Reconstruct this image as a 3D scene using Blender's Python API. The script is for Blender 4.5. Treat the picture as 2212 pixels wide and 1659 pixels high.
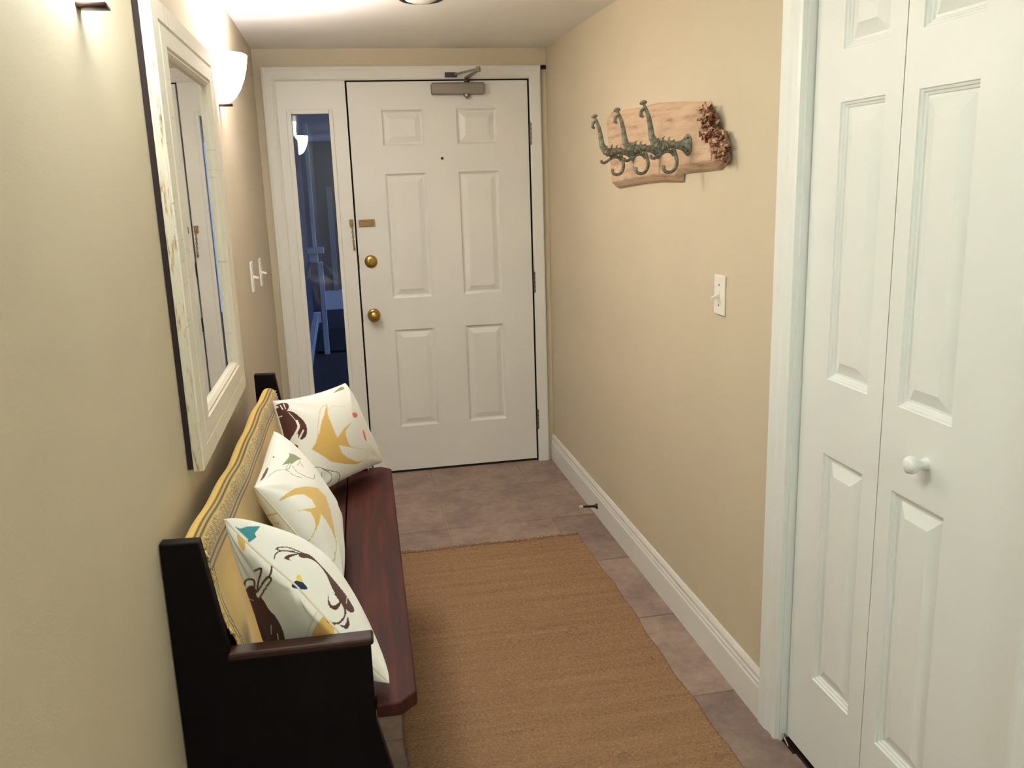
import bpy, bmesh, math, random
import numpy as np
from mathutils import Vector, Matrix

random.seed(7)
rng = np.random.RandomState(3)
for o in list(bpy.data.objects):
    bpy.data.objects.remove(o, do_unlink=True)
scene = bpy.context.scene
C = scene.collection

# ------------------------------------------------------------------ camera
PW, PH, FPX = 2212.0, 1659.0, 1886.28
CAM = np.array([0.3574, -4.5843, 1.5270])
YAW, PITCH, ROLL = -0.1856, -0.2270, -0.0327
def cam_axes():
    cy, sy, cp, sp = math.cos(YAW), math.sin(YAW), math.cos(PITCH), math.sin(PITCH)
    cr, sr = math.cos(ROLL), math.sin(ROLL)
    fwd = np.array([-sy*cp, cy*cp, sp]); right = np.array([cy, sy, 0.0]); up = np.cross(right, fwd)
    return right*cr+up*sr, -right*sr+up*cr, fwd
RGT, UPV, FWD = cam_axes()
def pixels(P):
    """world points (n,3) -> photo pixels (n,2)"""
    q = np.asarray(P) - CAM
    z = q@FWD
    return np.stack([PW/2+FPX*(q@RGT)/z, PH/2-FPX*(q@UPV)/z], 1)
camd = bpy.data.cameras.new('camera'); camd.sensor_width = 36.0; camd.lens = 36.0*FPX/PW
camd.clip_start = 0.02; camd.clip_end = 100
cam = bpy.data.objects.new('camera', camd); C.objects.link(cam)
m = Matrix.Identity(4)
for i in range(3):
    m[i][0] = RGT[i]; m[i][1] = UPV[i]; m[i][2] = -FWD[i]; m[i][3] = CAM[i]
cam.matrix_world = m
scene.camera = cam

# ------------------------------------------------------------------ world, exposure
w = bpy.data.worlds.new('dusk'); scene.world = w; w.use_nodes = True
w.node_tree.nodes['Background'].inputs['Color'].default_value = (0.095, 0.128, 0.235, 1)
w.node_tree.nodes['Background'].inputs['Strength'].default_value = 1.5
vs = scene.view_settings
vs.view_transform = 'Standard'; vs.look = 'None'; vs.gamma = 1.0; vs.exposure = 1.5
vs.use_curve_mapping = False
# the lamps of the place are the two wall sconces (built below): glow of the bowl, bulb inside
BOWL_FAR, BULB_FAR, COL_FAR = 12.0, 29.0, (1.0, 0.96, 0.97)
BOWL_NEAR, BULB_NEAR, COL_NEAR = 11.0, 20.0, (0.89, 0.99, 1.0)
ADDED_LAMP, COL_ADDED = 45.0, (0.82, 1.0, 0.98)      # unseen ceiling lamp added behind the camera to brighten the near walls

# ------------------------------------------------------------------ helpers
def lin(r, g, b):
    f = lambda c: (c/255/12.92) if c/255 <= .04045 else ((c/255+.055)/1.055)**2.4
    return (f(r), f(g), f(b), 1.0)

ORG = {}
def empty(name, loc, label=None, cat=None, group=None, kind=None, rz=0.0):
    o = bpy.data.objects.new(name, None); C.objects.link(o)
    o.location = loc; o.rotation_euler = (0, 0, rz); o.empty_display_size = .05
    ORG[o] = Vector((0, 0, 0)) if rz else Vector(loc)
    return tag(o, label, cat, group, kind)
def tag(o, label=None, cat=None, group=None, kind=None):
    if label: o['label'] = label
    if cat: o['category'] = cat
    if group: o['group'] = group
    if kind: o['kind'] = kind
    return o

class MB:
    def __init__(s): s.v = []; s.f = []
    def add(s, v, f):
        b = len(s.v); s.v += [tuple(map(float, p)) for p in v]; s.f += [tuple(i+b for i in q) for q in f]; return s
    def box(s, x0, x1, y0, y1, z0, z1):
        x0, x1 = sorted((x0, x1)); y0, y1 = sorted((y0, y1)); z0, z1 = sorted((z0, z1))
        v = [(x0,y0,z0),(x1,y0,z0),(x1,y1,z0),(x0,y1,z0),(x0,y0,z1),(x1,y0,z1),(x1,y1,z1),(x0,y1,z1)]
        return s.add(v, [(0,3,2,1),(4,5,6,7),(0,1,5,4),(1,2,6,5),(2,3,7,6),(3,0,4,7)])
    def prism(s, poly, fn, d0, d1):
        """polygon of (a,b) swept from d0 to d1; fn(a,b,d)->xyz"""
        n = len(poly)
        v = [fn(a, b, d0) for a, b in poly]+[fn(a, b, d1) for a, b in poly]
        f = [tuple(range(n))[::-1], tuple(range(n, 2*n))]+[(i, (i+1) % n, n+(i+1) % n, n+i) for i in range(n)]
        return s.add(v, f)
    def tube(s, pts, r, n=8, closed=False):
        pts = [Vector(p) for p in pts]; k = len(pts)
        rr = r if hasattr(r, '__len__') else [r]*k
        base = len(s.v); up = None; vs_ = []
        for i, p in enumerate(pts):
            if closed: t = pts[(i+1) % k]-pts[i-1]
            else: t = pts[min(i+1, k-1)]-pts[max(i-1, 0)]
            t.normalize()
            if up is None:
                up = Vector((0, 0, 1)) if abs(t.z) < .9 else Vector((1, 0, 0))
            a = t.cross(up)
            if a.length < 1e-5: a = t.cross(Vector((0, 1, 0)))
            a.normalize(); b = a.cross(t).normalized(); up = b
            for j in range(n):
                th = 2*math.pi*j/n
                vs_.append(p+(a*math.cos(th)+b*math.sin(th))*rr[i])
        f = []
        for i in range(k if closed else k-1):
            for j in range(n):
                i2 = (i+1) % k
                f.append((i*n+j, i*n+(j+1) % n, i2*n+(j+1) % n, i2*n+j))
        if not closed:
            f.append(tuple(range(n))[::-1]); f.append(tuple((k-1)*n+j for j in range(n)))
        return s.add(vs_, f)
    def lathe(s, prof, org, axis, n=28, cap=True):
        """prof: (radius, distance along axis)"""
        ax = Vector(axis).normalized(); a = ax.orthogonal().normalized(); b = ax.cross(a)
        o = Vector(org); k = len(prof); v = []
        for r, d in prof:
            for j in range(n):
                th = 2*math.pi*j/n
                v.append(o+ax*d+(a*math.cos(th)+b*math.sin(th))*max(r, 1e-5))
        f = [(i*n+j, i*n+(j+1) % n, (i+1)*n+(j+1) % n, (i+1)*n+j) for i in range(k-1) for j in range(n)]
        if cap:
            f.append(tuple(range(n))[::-1]); f.append(tuple((k-1)*n+j for j in range(n)))
        return s.add(v, f)
    def rings(s, rings):
        """nested closed loops of equal length, last one filled"""
        n = len(rings[0]); v = [p for r in rings for p in r]
        f = [(i*n+j, i*n+(j+1) % n, (i+1)*n+(j+1) % n, (i+1)*n+j) for i in range(len(rings)-1) for j in range(n)]
        f.append(tuple((len(rings)-1)*n+j for j in range(n)))
        return s.add(v, f)
    def build(s, name, mat, parent=None, bevel=0.0, seg=2, smooth=False, label=None, cat=None, group=None, kind=None, org=None):
        o0 = Vector(org) if org is not None else (ORG.get(parent, Vector((0, 0, 0))) if parent else Vector((0, 0, 0)))
        me = bpy.data.meshes.new(name)
        me.from_pydata([tuple(Vector(p)-o0) for p in s.v], [], s.f)
        bm = bmesh.new(); bm.from_mesh(me)
        bmesh.ops.recalc_face_normals(bm, faces=bm.faces)
        if bevel > 0:
            ed = [e for e in bm.edges if e.is_manifold and e.calc_face_angle(0) > .6]
            bmesh.ops.bevel(bm, geom=ed, offset=bevel, segments=seg, profile=.5, affect='EDGES', clamp_overlap=True)
        bm.to_mesh(me); bm.free()
        if smooth:
            me.shade_smooth()
            try: me.set_sharp_from_angle(angle=math.radians(50))
            except Exception: pass
        me.materials.append(mat)
        o = bpy.data.objects.new(name, me); C.objects.link(o)
        if parent: o.parent = parent; ORG[o] = o0
        else:
            o.location = o0
            ORG[o] = o0
        return tag(o, label, cat, group, kind)

def copy_tree(o, parent=None, shift=(0, 0, 0)):
    c = o.copy(); C.objects.link(c); c.parent = parent
    if parent is None: c.location = o.location+Vector(shift)
    for ch in list(o.children): copy_tree(ch, c)
    return c

# ------------------------------------------------------------------ materials
def newmat(name):
    mt = bpy.data.materials.new(name); mt.use_nodes = True
    nt = mt.node_tree; b = nt.nodes['Principled BSDF']
    return mt, nt, b
def N(nt, t, **kw):
    n = nt.nodes.new(t)
    for k, v in kw.items():
        if k in ('inp',):
            for kk, vv in v.items(): n.inputs[kk].default_value = vv
        else: setattr(n, k, v)
    return n
def coords(nt, kind='Object', scale=(1, 1, 1), rot=(0, 0, 0)):
    tc = N(nt, 'ShaderNodeTexCoord'); mp = N(nt, 'ShaderNodeMapping')
    mp.inputs['Scale'].default_value = scale; mp.inputs['Rotation'].default_value = rot
    nt.links.new(tc.outputs[kind], mp.inputs['Vector']); return mp.outputs['Vector']
def ramp(nt, fac, stops):
    r = N(nt, 'ShaderNodeValToRGB'); e = r.color_ramp.elements
    e[0].position, e[0].color = stops[0]; e[1].position, e[1].color = stops[-1]
    for p_, c_ in stops[1:-1]:
        x = e.new(p_); x.color = c_
    nt.links.new(fac, r.inputs['Fac']); return r.outputs['Color']
def bump(nt, b, height, strength=.2, dist=.002):
    n = N(nt, 'ShaderNodeBump'); n.inputs['Strength'].default_value = strength; n.inputs['Distance'].default_value = dist
    nt.links.new(height, n.inputs['Height']); nt.links.new(n.outputs['Normal'], b.inputs['Normal'])
def noise(nt, vec, scale, detail=3.0, rough=.5):
    n = N(nt, 'ShaderNodeTexNoise'); n.inputs['Scale'].default_value = scale
    n.inputs['Detail'].default_value = detail; n.inputs['Roughness'].default_value = rough
    nt.links.new(vec, n.inputs['Vector']); return n.outputs['Fac']
def paint(name, col, rough=.55, bs=.15, sc=260, var=.03, metal=0.0, spec=.5):
    mt, nt, b = newmat(name)
    v = coords(nt)
    f = noise(nt, v, 3.0, 2)
    c0 = tuple(x*(1-var) for x in col[:3])+(1,); c1 = tuple(min(1, x*(1+var)) for x in col[:3])+(1,)
    nt.links.new(ramp(nt, f, [(.3, c0), (.7, c1)]), b.inputs['Base Color'])
    b.inputs['Roughness'].default_value = rough; b.inputs['Metallic'].default_value = metal
    b.inputs['Specular IOR Level'].default_value = spec
    if bs: bump(nt, b, noise(nt, v, sc, 2), bs, .0008)
    return mt
M = {}
M['wall'] = paint('beige_wall_paint', lin(206, 193, 168), .7, .3, 220, .02)
M['ceiling'] = paint('ceiling_paint', lin(238, 234, 226), .8, .25, 180, .02)
M['white'] = paint('white_trim_paint', lin(231, 229, 222), .38, .05, 120, .015)
M['closet'] = paint('white_closet_paint', lin(233, 236, 233), .4, .12, 160, .015)
M['doorpaint'] = paint('white_door_paint', lin(230, 228, 222), .42, .08, 160, .015)
M['plate'] = paint('white_plastic', lin(238, 232, 222), .35, 0, 1, .01)
M['dark'] = paint('dark_gap', lin(30, 22, 18), .8, 0, 1, .05)
M['rubber'] = paint('white_rubber', lin(225, 215, 205), .6, 0, 1, .02)
M['bronze'] = paint('dark_bronze', lin(60, 42, 34), .4, .1, 200, .2, .8)
M['nickel'] = paint('brushed_nickel', lin(150, 138, 128), .38, .05, 300, .1, .9)
M['closergrey'] = paint('grey_closer_enamel', lin(142, 132, 124), .5, .08, 300, .04, .1)
M['closerdark'] = paint('dark_steel', lin(78, 64, 72), .45, 0, 1, .1, .5)
M['brass'] = paint('aged_brass', lin(172, 142, 78), .3, .05, 200, .15, .95)
M['oldbrass'] = paint('tarnished_brass', lin(158, 128, 92), .35, .05, 200, .2, .85)
M['hinge'] = paint('dull_steel_hinge', lin(120, 108, 96), .45, 0, 1, .1, .8)
M['porchwhite'] = paint('porch_white', lin(210, 214, 220), .6, .1, 60, .04)
M['porchwall'] = paint('porch_siding_grey', lin(92, 94, 104), .8, .1, 60, .06)
M['porchgrey'] = paint('porch_grey_trim', lin(128, 132, 140), .8, .1, 60, .05)
M['porchfloor'] = paint('porch_floor_dark', lin(54, 46, 50), .7, .1, 60, .15)
M['mat'] = paint('dark_door_mat', lin(24, 24, 34), .95, .4, 400, .2)

def wood(name, cols, scale=(1, 1, 1), rough=.4, grain=9.0, bs=.1, dist=.004, coat=0.0):
    mt, nt, b = newmat(name)
    v = coords(nt, 'Object', scale)
    n1 = noise(nt, v, grain, 6, .6)
    nt.links.new(ramp(nt, n1, cols), b.inputs['Base Color'])
    b.inputs['Roughness'].default_value = rough
    b.inputs['Specular IOR Level'].default_value = .28; b.inputs['Coat Weight'].default_value = 0.0; b.inputs['Coat Roughness'].default_value = .35
    bump(nt, b, n1, bs, dist)
    return mt
M['bench'] = wood('dark_mahogany', [(.25, lin(34, 10, 7)), (.5, lin(60, 19, 12)), (.8, lin(88, 36, 24))], (14, .9, 14), .6, 3.0, .15, .001, .15)
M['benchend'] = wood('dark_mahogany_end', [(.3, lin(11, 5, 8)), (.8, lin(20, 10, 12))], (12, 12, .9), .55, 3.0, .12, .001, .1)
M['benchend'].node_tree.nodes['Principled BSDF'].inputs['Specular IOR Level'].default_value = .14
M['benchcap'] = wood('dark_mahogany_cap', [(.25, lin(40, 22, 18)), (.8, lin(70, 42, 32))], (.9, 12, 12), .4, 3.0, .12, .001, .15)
M['slab'] = wood('pale_barn_wood', [(.25, lin(132, 108, 92)), (.42, lin(190, 160, 134)), (.58, lin(206, 180, 152)), (.75, lin(160, 140, 134))], (3, 2.0, 16), .8, 2.6, .6, .004)
M['bark'] = wood('rough_bark', [(.3, lin(66, 36, 24)), (.48, lin(140, 92, 66)), (.58, lin(212, 178, 150)), (.72, lin(120, 76, 54))], (30, 30, 30), .9, 1.6, .9, .01)
M['iron'] = wood('verdigris_iron', [(.3, lin(84, 80, 68)), (.5, lin(128, 128, 112)), (.75, lin(172, 170, 150))], (40, 40, 40), .5, 2.0, .4, .002)
M['iron'].node_tree.nodes['Principled BSDF'].inputs['Metallic'].default_value = .25

def distressed(name, light, mid, dark, scale, lo=.36):
    mt, nt, b = newmat(name)
    v = coords(nt, 'Object', scale); v2 = coords(nt)
    n1 = noise(nt, v, 4.0, 6, .65)
    nt.links.new(ramp(nt, n1, [(lo-.06, dark), (lo, mid), (lo+.09, light), (.9, light)]), b.inputs['Base Color'])
    b.inputs['Roughness'].default_value = .6
    bump(nt, b, n1, .35, .002)
    return mt
M['frame'] = distressed('distressed_white_frame', lin(226, 220, 204), lin(196, 186, 168), lin(110, 86, 66), (2, 2, 26), .30)
M['frameh'] = distressed('distressed_white_rail', lin(226, 218, 202), lin(196, 184, 166), lin(110, 86, 66), (2, 14, 2), .28)
M['frameedge'] = distressed('worn_frame_edge', lin(214, 204, 184), lin(178, 150, 118), lin(84, 50, 34), (30, 24, 4), .38)
M['backing_and_shade'] = paint('frame_backing_and_shade', lin(40, 22, 22), .8, 0, 1, .1)

mt, nt, b = newmat('mirror_silver'); M['mirror'] = mt
b.inputs['Base Color'].default_value = (.86, .87, .85, 1); b.inputs['Metallic'].default_value = 1; b.inputs['Roughness'].default_value = .012

def pane_mat(name, boost):
    mt = bpy.data.materials.new(name); mt.use_nodes = True; nt = mt.node_tree
    nt.nodes.clear()
    out = N(nt, 'ShaderNodeOutputMaterial'); mx = N(nt, 'ShaderNodeMixShader')
    tr = N(nt, 'ShaderNodeBsdfTransparent'); gl = N(nt, 'ShaderNodeBsdfGlossy'); fr = N(nt, 'ShaderNodeFresnel')
    tr.inputs['Color'].default_value = (.88, .92, .95, 1); gl.inputs['Roughness'].default_value = .01
    fr.inputs['IOR'].default_value = boost
    nt.links.new(fr.outputs['Fac'], mx.inputs['Fac']); nt.links.new(tr.outputs[0], mx.inputs[1]); nt.links.new(gl.outputs[0], mx.inputs[2])
    nt.links.new(mx.outputs[0], out.inputs['Surface']); return mt
M['pane'] = pane_mat('sidelight_glass', 1.55)

def glow(name, col, strength):
    mt = bpy.data.materials.new(name); mt.use_nodes = True; nt = mt.node_tree; nt.nodes.clear()
    out = N(nt, 'ShaderNodeOutputMaterial'); e = N(nt, 'ShaderNodeEmission')
    v = coords(nt); f = noise(nt, v, 30, 2)
    c = ramp(nt, f, [(.2, tuple(x*.97 for x in col)+(1,)), (.8, tuple(col)+(1,))])
    nt.links.new(c, e.inputs['Color']); e.inputs['Strength'].default_value = strength
    nt.links.new(e.outputs[0], out.inputs['Surface']); return mt

# tile: mottled slate-look ceramic, a little different from tile to tile
mt, nt, b = newmat('slate_look_tile'); M['tile'] = mt
tc = N(nt, 'ShaderNodeNewGeometry'); oi = N(nt, 'ShaderNodeObjectInfo')
n1 = noise(nt, tc.outputs['Position'], 5.5, 6, .62); n2 = noise(nt, tc.outputs['Position'], 26.0, 5, .7)
c1 = ramp(nt, n1, [(.28, lin(104, 86, 86)), (.45, lin(138, 114, 106)), (.58, lin(160, 138, 124)), (.75, lin(130, 106, 102))])
c2 = ramp(nt, n2, [(.3, lin(112, 94, 90)), (.7, lin(170, 148, 132))])
mx = N(nt, 'ShaderNodeMixRGB'); mx.inputs['Fac'].default_value = .4
nt.links.new(c1, mx.inputs[1]); nt.links.new(c2, mx.inputs[2])
hs = N(nt, 'ShaderNodeHueSaturation'); mr = N(nt, 'ShaderNodeMapRange')
mr.inputs['To Min'].default_value = .86; mr.inputs['To Max'].default_value = 1.14
nt.links.new(oi.outputs['Random'], mr.inputs['Value']); nt.links.new(mr.outputs[0], hs.inputs['Value'])
nt.links.new(mx.outputs[0], hs.inputs['Color']); nt.links.new(hs.outputs[0], b.inputs['Base Color'])
b.inputs['Roughness'].default_value = .55; bump(nt, b, n2, .25, .002)
M['grout'] = paint('tan_grout', lin(166, 142, 122), .9, .3, 300, .06)

# jute
mt, nt, b = newmat('woven_jute'); M['jute'] = mt
g = N(nt, 'ShaderNodeNewGeometry')
def scaled(nt, vec, s):
    mp = N(nt, 'ShaderNodeMapping'); mp.inputs['Scale'].default_value = s; nt.links.new(vec, mp.inputs['Vector']); return mp.outputs['Vector']
n1 = noise(nt, scaled(nt, g.outputs['Position'], (.7, 16, 1)), 2.2, 5, .6)
n2 = noise(nt, scaled(nt, g.outputs['Position'], (60, 90, 60)), 2.0, 4, .6)
c1 = ramp(nt, n1, [(.3, lin(136, 106, 82)), (.5, lin(154, 122, 92)), (.7, lin(168, 136, 104))])
c2 = ramp(nt, n2, [(.3, lin(96, 68, 50)), (.55, lin(150, 116, 86)), (.75, lin(196, 162, 124))])
mx = N(nt, 'ShaderNodeMixRGB'); mx.inputs['Fac'].default_value = .5
nt.links.new(c1, mx.inputs[1]); nt.links.new(c2, mx.inputs[2]); nt.links.new(mx.outputs[0], b.inputs['Base Color'])
b.inputs['Roughness'].default_value = .95; b.inputs['Specular IOR Level'].default_value = .15
bump(nt, b, n2, .6, .003)

def cloth(name, rough=.9, weave=700, bs=.25, sheen=.2):
    mt, nt, b = newmat(name)
    a = N(nt, 'ShaderNodeAttribute'); a.attribute_name = 'print'
    nt.links.new(a.outputs['Color'], b.inputs['Base Color'])
    b.inputs['Roughness'].default_value = rough; b.inputs['Sheen Weight'].default_value = sheen
    b.inputs['Specular IOR Level'].default_value = .2
    v = coords(nt); bump(nt, b, noise(nt, v, weave, 3, .7), bs, .001)
    return mt
M['linen'] = cloth('printed_linen'); M['throw'] = cloth('yellow_woven_throw', .95, 420, .5)

# ------------------------------------------------------------------ room shell
W, H, YB = 1.4455, 2.187, -6.6           # width, ceiling height, end of the hall behind the camera
def fn_xz(a, b, d): return (a, d, b)
CO0, CO1, CTOP = -2.612, -3.425, 2.04    # closet opening along y, head height
sg = lambda n, mb, mat, **k: mb.build(n, mat, kind='structure', **k)

fl = sg('floor', MB().box(-.12, W+.75, YB, .13, -.06, -.004), M['grout'])
# tiles, 0.48 x 0.502 m, each its own piece
tx, ty = .4795, .5015
tme = None
xs = [1.219-tx*k for k in (-2, -1, 0, 1, 2, 3)]
for ix in range(-2, 3):
    for iy in range(0, 13):
        x0 = 1.219+tx*ix-tx; x1 = x0+tx
        y1 = -.363-ty*(iy-1); y0 = y1-ty
        a0, a1 = max(x0, 0), min(x1, W+.7); b0, b1 = max(y0, YB), min(y1, .1)
        if a1-a0 < .03 or b1-b0 < .03: continue
        full = (a1-a0 > tx-.001 and b1-b0 > ty-.001)
        if full and tme:
            o = bpy.data.objects.new('tile', tme); C.objects.link(o); o.parent = fl; o.location = (a0, b0, 0)
        else:
            o = MB().box(.003, a1-a0-.003, .003, b1-b0-.003, -.008, 0).build('tile', M['tile'], fl, .0015, 1, org=(0, 0, 0))
            o.location = (a0, b0, 0)
            if full: tme = o.data
sg('ceiling', MB().box(-.12, W+.75, YB, .12, H, H+.06), M['ceiling'])
sg('wall_left', MB().box(-.12, 0, YB, .12, 0, H), M['wall'])
mb = MB().box(W, W+.11, CO0, .12, 0, H).box(W, W+.11, YB, CO1-.02, 0, H).box(W, W+.11, CO1-.02, CO0, CTOP+.02, H)
sg('wall_right', mb, M['wall'])
sg('wall_closet', MB().box(W+.65, W+.7, CO1-.3, CO0+.3, 0, H).box(W+.11, W+.7, CO0+.28, CO0+.3, 0, H).box(W+.11, W+.7, CO1-.3, CO1-.28, 0, H), M['wall'])
sg('wall_front', MB().box(-.12, W+.12, YB-.1, YB, 0, H), M['wall'])
# wall with the entry: strips left, right and above the frame
FL, FR, FT = .0376, 1.4137, 2.1010
mb = MB().box(0, FL+.02, 0, .12, 0, H).box(FR-.02, W, 0, .12, 0, H).box(FL+.02, FR-.02, 0, .12, FT-.02, H)
sg('wall_back', mb, M['wall'])

# baseboards: tall board, cove and cap
def baseboard(name, y0, y1, xw, s, cut=None):
    prof = [(0, 0), (.015, 0), (.015, .098), (.012, .104), (.012, .112), (.009, .118), (.010, .130), (.006, .140), (.004, .145), (0, .145)]
    mb = MB().prism(prof, lambda a, b_, d: (xw+s*a, d, b_), y0, y1)
    return sg(name, mb, M['white'])
baseboard('baseboard_right', -2.527, -.001, W, -1)
baseboard('baseboard_left', YB+.01, -.02, 0, 1)

# ------------------------------------------------------------------ entry: casing, sidelight, door
DL, DR, DT = .4364, 1.3504, 2.0351
def prof_casing(name, poly, fn, d0, d1, parent=None, kind='structure', mat='white'):
    return MB().prism(poly, fn, d0, d1).build(name, M[mat], parent, kind=kind)
tr = empty('trim_1', (FL, 0, 0), kind='structure')
pl = [(0, 0), (0, -.022), (.010, -.024), (.018, -.020), (.045, -.014), (.055, -.016), (.062, -.010), (.062, 0)]
MB().prism(pl, lambda a, b_, d: (FL+a, b_, d), 0, FT).build('casing_jamb', M['white'], tr)
MB().prism(pl, lambda a, b_, d: (d, b_, FT-a), FL+.001, FR-.001).build('casing_head', M['white'], tr)
pr = [(0, 0), (0, -.018), (.006, -.020), (.052, -.016), (.058, -.012), (.058, 0)]
MB().prism(pr, lambda a, b_, d: (FR-a, b_, d), 0, FT).build('casing_jamb', M['white'], tr)

# sidelight: flat framed panel with a tall narrow pane
GX0, GX1, GZ0, GZ1 = .161, .345, .22, 1.886
wn = empty('window_1', (FL+.06, 0, 0), kind='structure')
fx0, fx1 = FL+.061, DL-.006
mb = MB().box(fx0, GX0, -.004, .045, 0, DT+.004).box(GX1, fx1, -.004, .045, 0, DT+.004)
mb.box(GX0, GX1, -.004, .045, GZ1, DT+.004).box(GX0, GX1, -.004, .045, 0, GZ0)
mb.build('window_frame', M['white'], wn)
st = MB()
for a0, a1, z0, z1 in ((GX0-.022, GX0+.002, GZ0, GZ1), (GX1-.002, GX1+.018, GZ0, GZ1)):
    st.box(a0, a1, -.011, -.003, z0-.02, z1+.02)
st.box(GX0+.002, GX1-.002, -.011, -.003, GZ1-.002, GZ1+.02).box(GX0+.002, GX1-.002, -.011, -.003, GZ0-.02, GZ0+.002)
st.build('glazing_bead', M['white'], wn, .002, 1)
pn = MB().box(GX0-.008, GX1+.008, .019, .025, GZ0-.008, GZ1+.008).build('pane', M['pane'], wn)
pn.rotation_euler = (0, 0, -.008)

# six-panel door
def raised_panel(fn, u0, u1, v0, v1, steps):
    R_ = []
    for ins, d in steps:
        R_.append([fn(u0+ins, v0+ins, d), fn(u1-ins, v0+ins, d), fn(u1-ins, v1-ins, d), fn(u0+ins, v1-ins, d)])
    return MB().rings(R_)
def slab_with_holes(fn, u0, u1, v0, v1, cols, rows, d0=0.0, d1=-.034):
    """door slab as stiles and rails around panel openings; d measured outwards"""
    mb = MB()
    def bx(a0, a1, b0, b1, e0=d0, e1=d1):
        p, q = fn(a0, b0, e1), fn(a1, b1, e0)
        mb.box(p[0], q[0], p[1], q[1], p[2], q[2])
    ue = [u0]+[c for cc in cols for c in cc]+[u1]
    for i in range(0, len(ue), 2): bx(ue[i], ue[i+1], v0, v1)
    ve = [v0]+[r for rr in rows for r in rr]+[v1]
    for a0, a1 in cols:
        for i in range(0, len(ve), 2): bx(a0, a1, ve[i], ve[i+1])
        bx(a0, a1, v0+.01, v1-.01, -.017, d1)
    return mb
D1 = empty('door_1', (DL, 0, 0), 'white six panel entry door with brass knob', None, kind='structure')
fd = lambda u, v, d: (u, -d, v)
cols = [(.600, .808), (.976, 1.184)]; rows = [(.258, .788), (.955, 1.588), (1.724, 1.898)]
slab_with_holes(fd, DL+.003, DR-.003, .014, DT-.003, cols, rows).build('slab', M['doorpaint'], D1)
stepsE = [(0, 0), (.003, -.005), (.010, -.0125), (.015, -.0135), (.018, -.013), (.044, -.003), (.047, -.003)]
for c_ in cols:
    for r_ in rows:
        raised_panel(fd, c_[0], c_[1], r_[0], r_[1], stepsE).build('panel', M['doorpaint'], D1)
MB().box(DL-.004, DR+.004, .006, .04, .0, .05).build('threshold', M['dark'], D1)
MB().box(DL-.006, FR-.02, .036, .046, 0, FT-.02).build('light_blocker', M['dark'], D1)  # dark sheet added behind the slab to block light leaking through the gaps
# knob, deadbolt, peephole, latch plates
kx, kz = .497, .874
k = MB().lathe([(.034, 0), (.034, .004), (.030, .009), (.014, .012), (.0125, .030), (.020, .036), (.0285, .044), (.0305, .054), (.027, .064), (.016, .069), (.0, .0695)], (kx, 0, kz), (0, -1, 0)).build('door_knob', M['brass'], D1, smooth=True, label='brass door knob')
MB().lathe([(.009, .068), (.009, .0715), (.004, .0725), (.0, .0725)], (kx, 0, kz), (0, -1, 0), 16).build('turn_button', M['brass'], k, smooth=True)
k = MB().lathe([(.033, 0), (.033, .006), (.029, .012), (.012, .014), (.0, .014)], (.500, 0, 1.152), (0, -1, 0)).build('deadbolt', M['brass'], D1, smooth=True)
MB().box(.495, .505, -.030, -.012, 1.135, 1.169).build('thumb_turn', M['brass'], k, .002, 2)
MB().lathe([(.007, 0), (.007, .003), (.004, .003), (.0, .0015)], (.894, 0, 1.657), (0, -1, 0), 14).build('peephole', M['bronze'], D1, smooth=True)
for z in (.874, 1.152):
    MB().box(DL-.004, DL+.004, -.0015, .002, z-.035, z+.035).build('latch_plate', M['bronze'], D1)
for z in (1.768, 1.002, .242):
    h = MB()
    for i in range(5):
        h.lathe([(.0065, 0), (.0065, .0205)], (DR+.009, -.010, z-.055+i*.0222), (0, 0, 1), 12)
    h.lathe([(.004, -.004), (.004, .119)], (DR+.009, -.010, z-.055), (0, 0, 1), 10)
    h.box(DR+.001, DR+.016, -.005, -.001, z-.053, z+.053)
    h.build('hinge', M['hinge'], D1, smooth=True)
# slide track of the chain lock on the door; keeper and chain on the frame
ch = MB().box(.451, .532, -.006, 0, 1.330, 1.365)
ch.box(.455, .530, -.013, -.006, 1.333, 1.341).box(.455, .530, -.013, -.006, 1.354, 1.362).box(.522, .532, -.016, -.006, 1.330, 1.365)
ch.build('chain_track', M['oldbrass'], D1, .0012, 1)
cl = empty('door_chain', (.415, -.004, 1.35), 'brass door chain hanging from keeper plate left of white entry door', 'door chain')
MB().box(.405, .425, -.010, -.004, 1.330, 1.368).box(.410, .420, -.020, -.010, 1.342, 1.356).build('keeper_plate', M['oldbrass'], cl, .0015, 1)
lk = MB()
zc = 1.344; i = 0
while zc > 1.222:
    pts = []
    for j in range(12):
        th = 2*math.pi*j/12
        e = .0045*math.cos(th); f_ = .0078*math.sin(th)
        pts.append((.4165+e*(i % 2)+(1.344-zc)*.03, -.016+e*((i+1) % 2), zc+f_-.004))
    lk.tube(pts, .0016, 5, True); zc -= .0115; i += 1
lk.lathe([(.0055, 0), (.0055, .014)], (.420, -.012, 1.214), (0, 0, 1), 10)
lk.build('chain', M['oldbrass'], cl, smooth=True)
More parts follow.
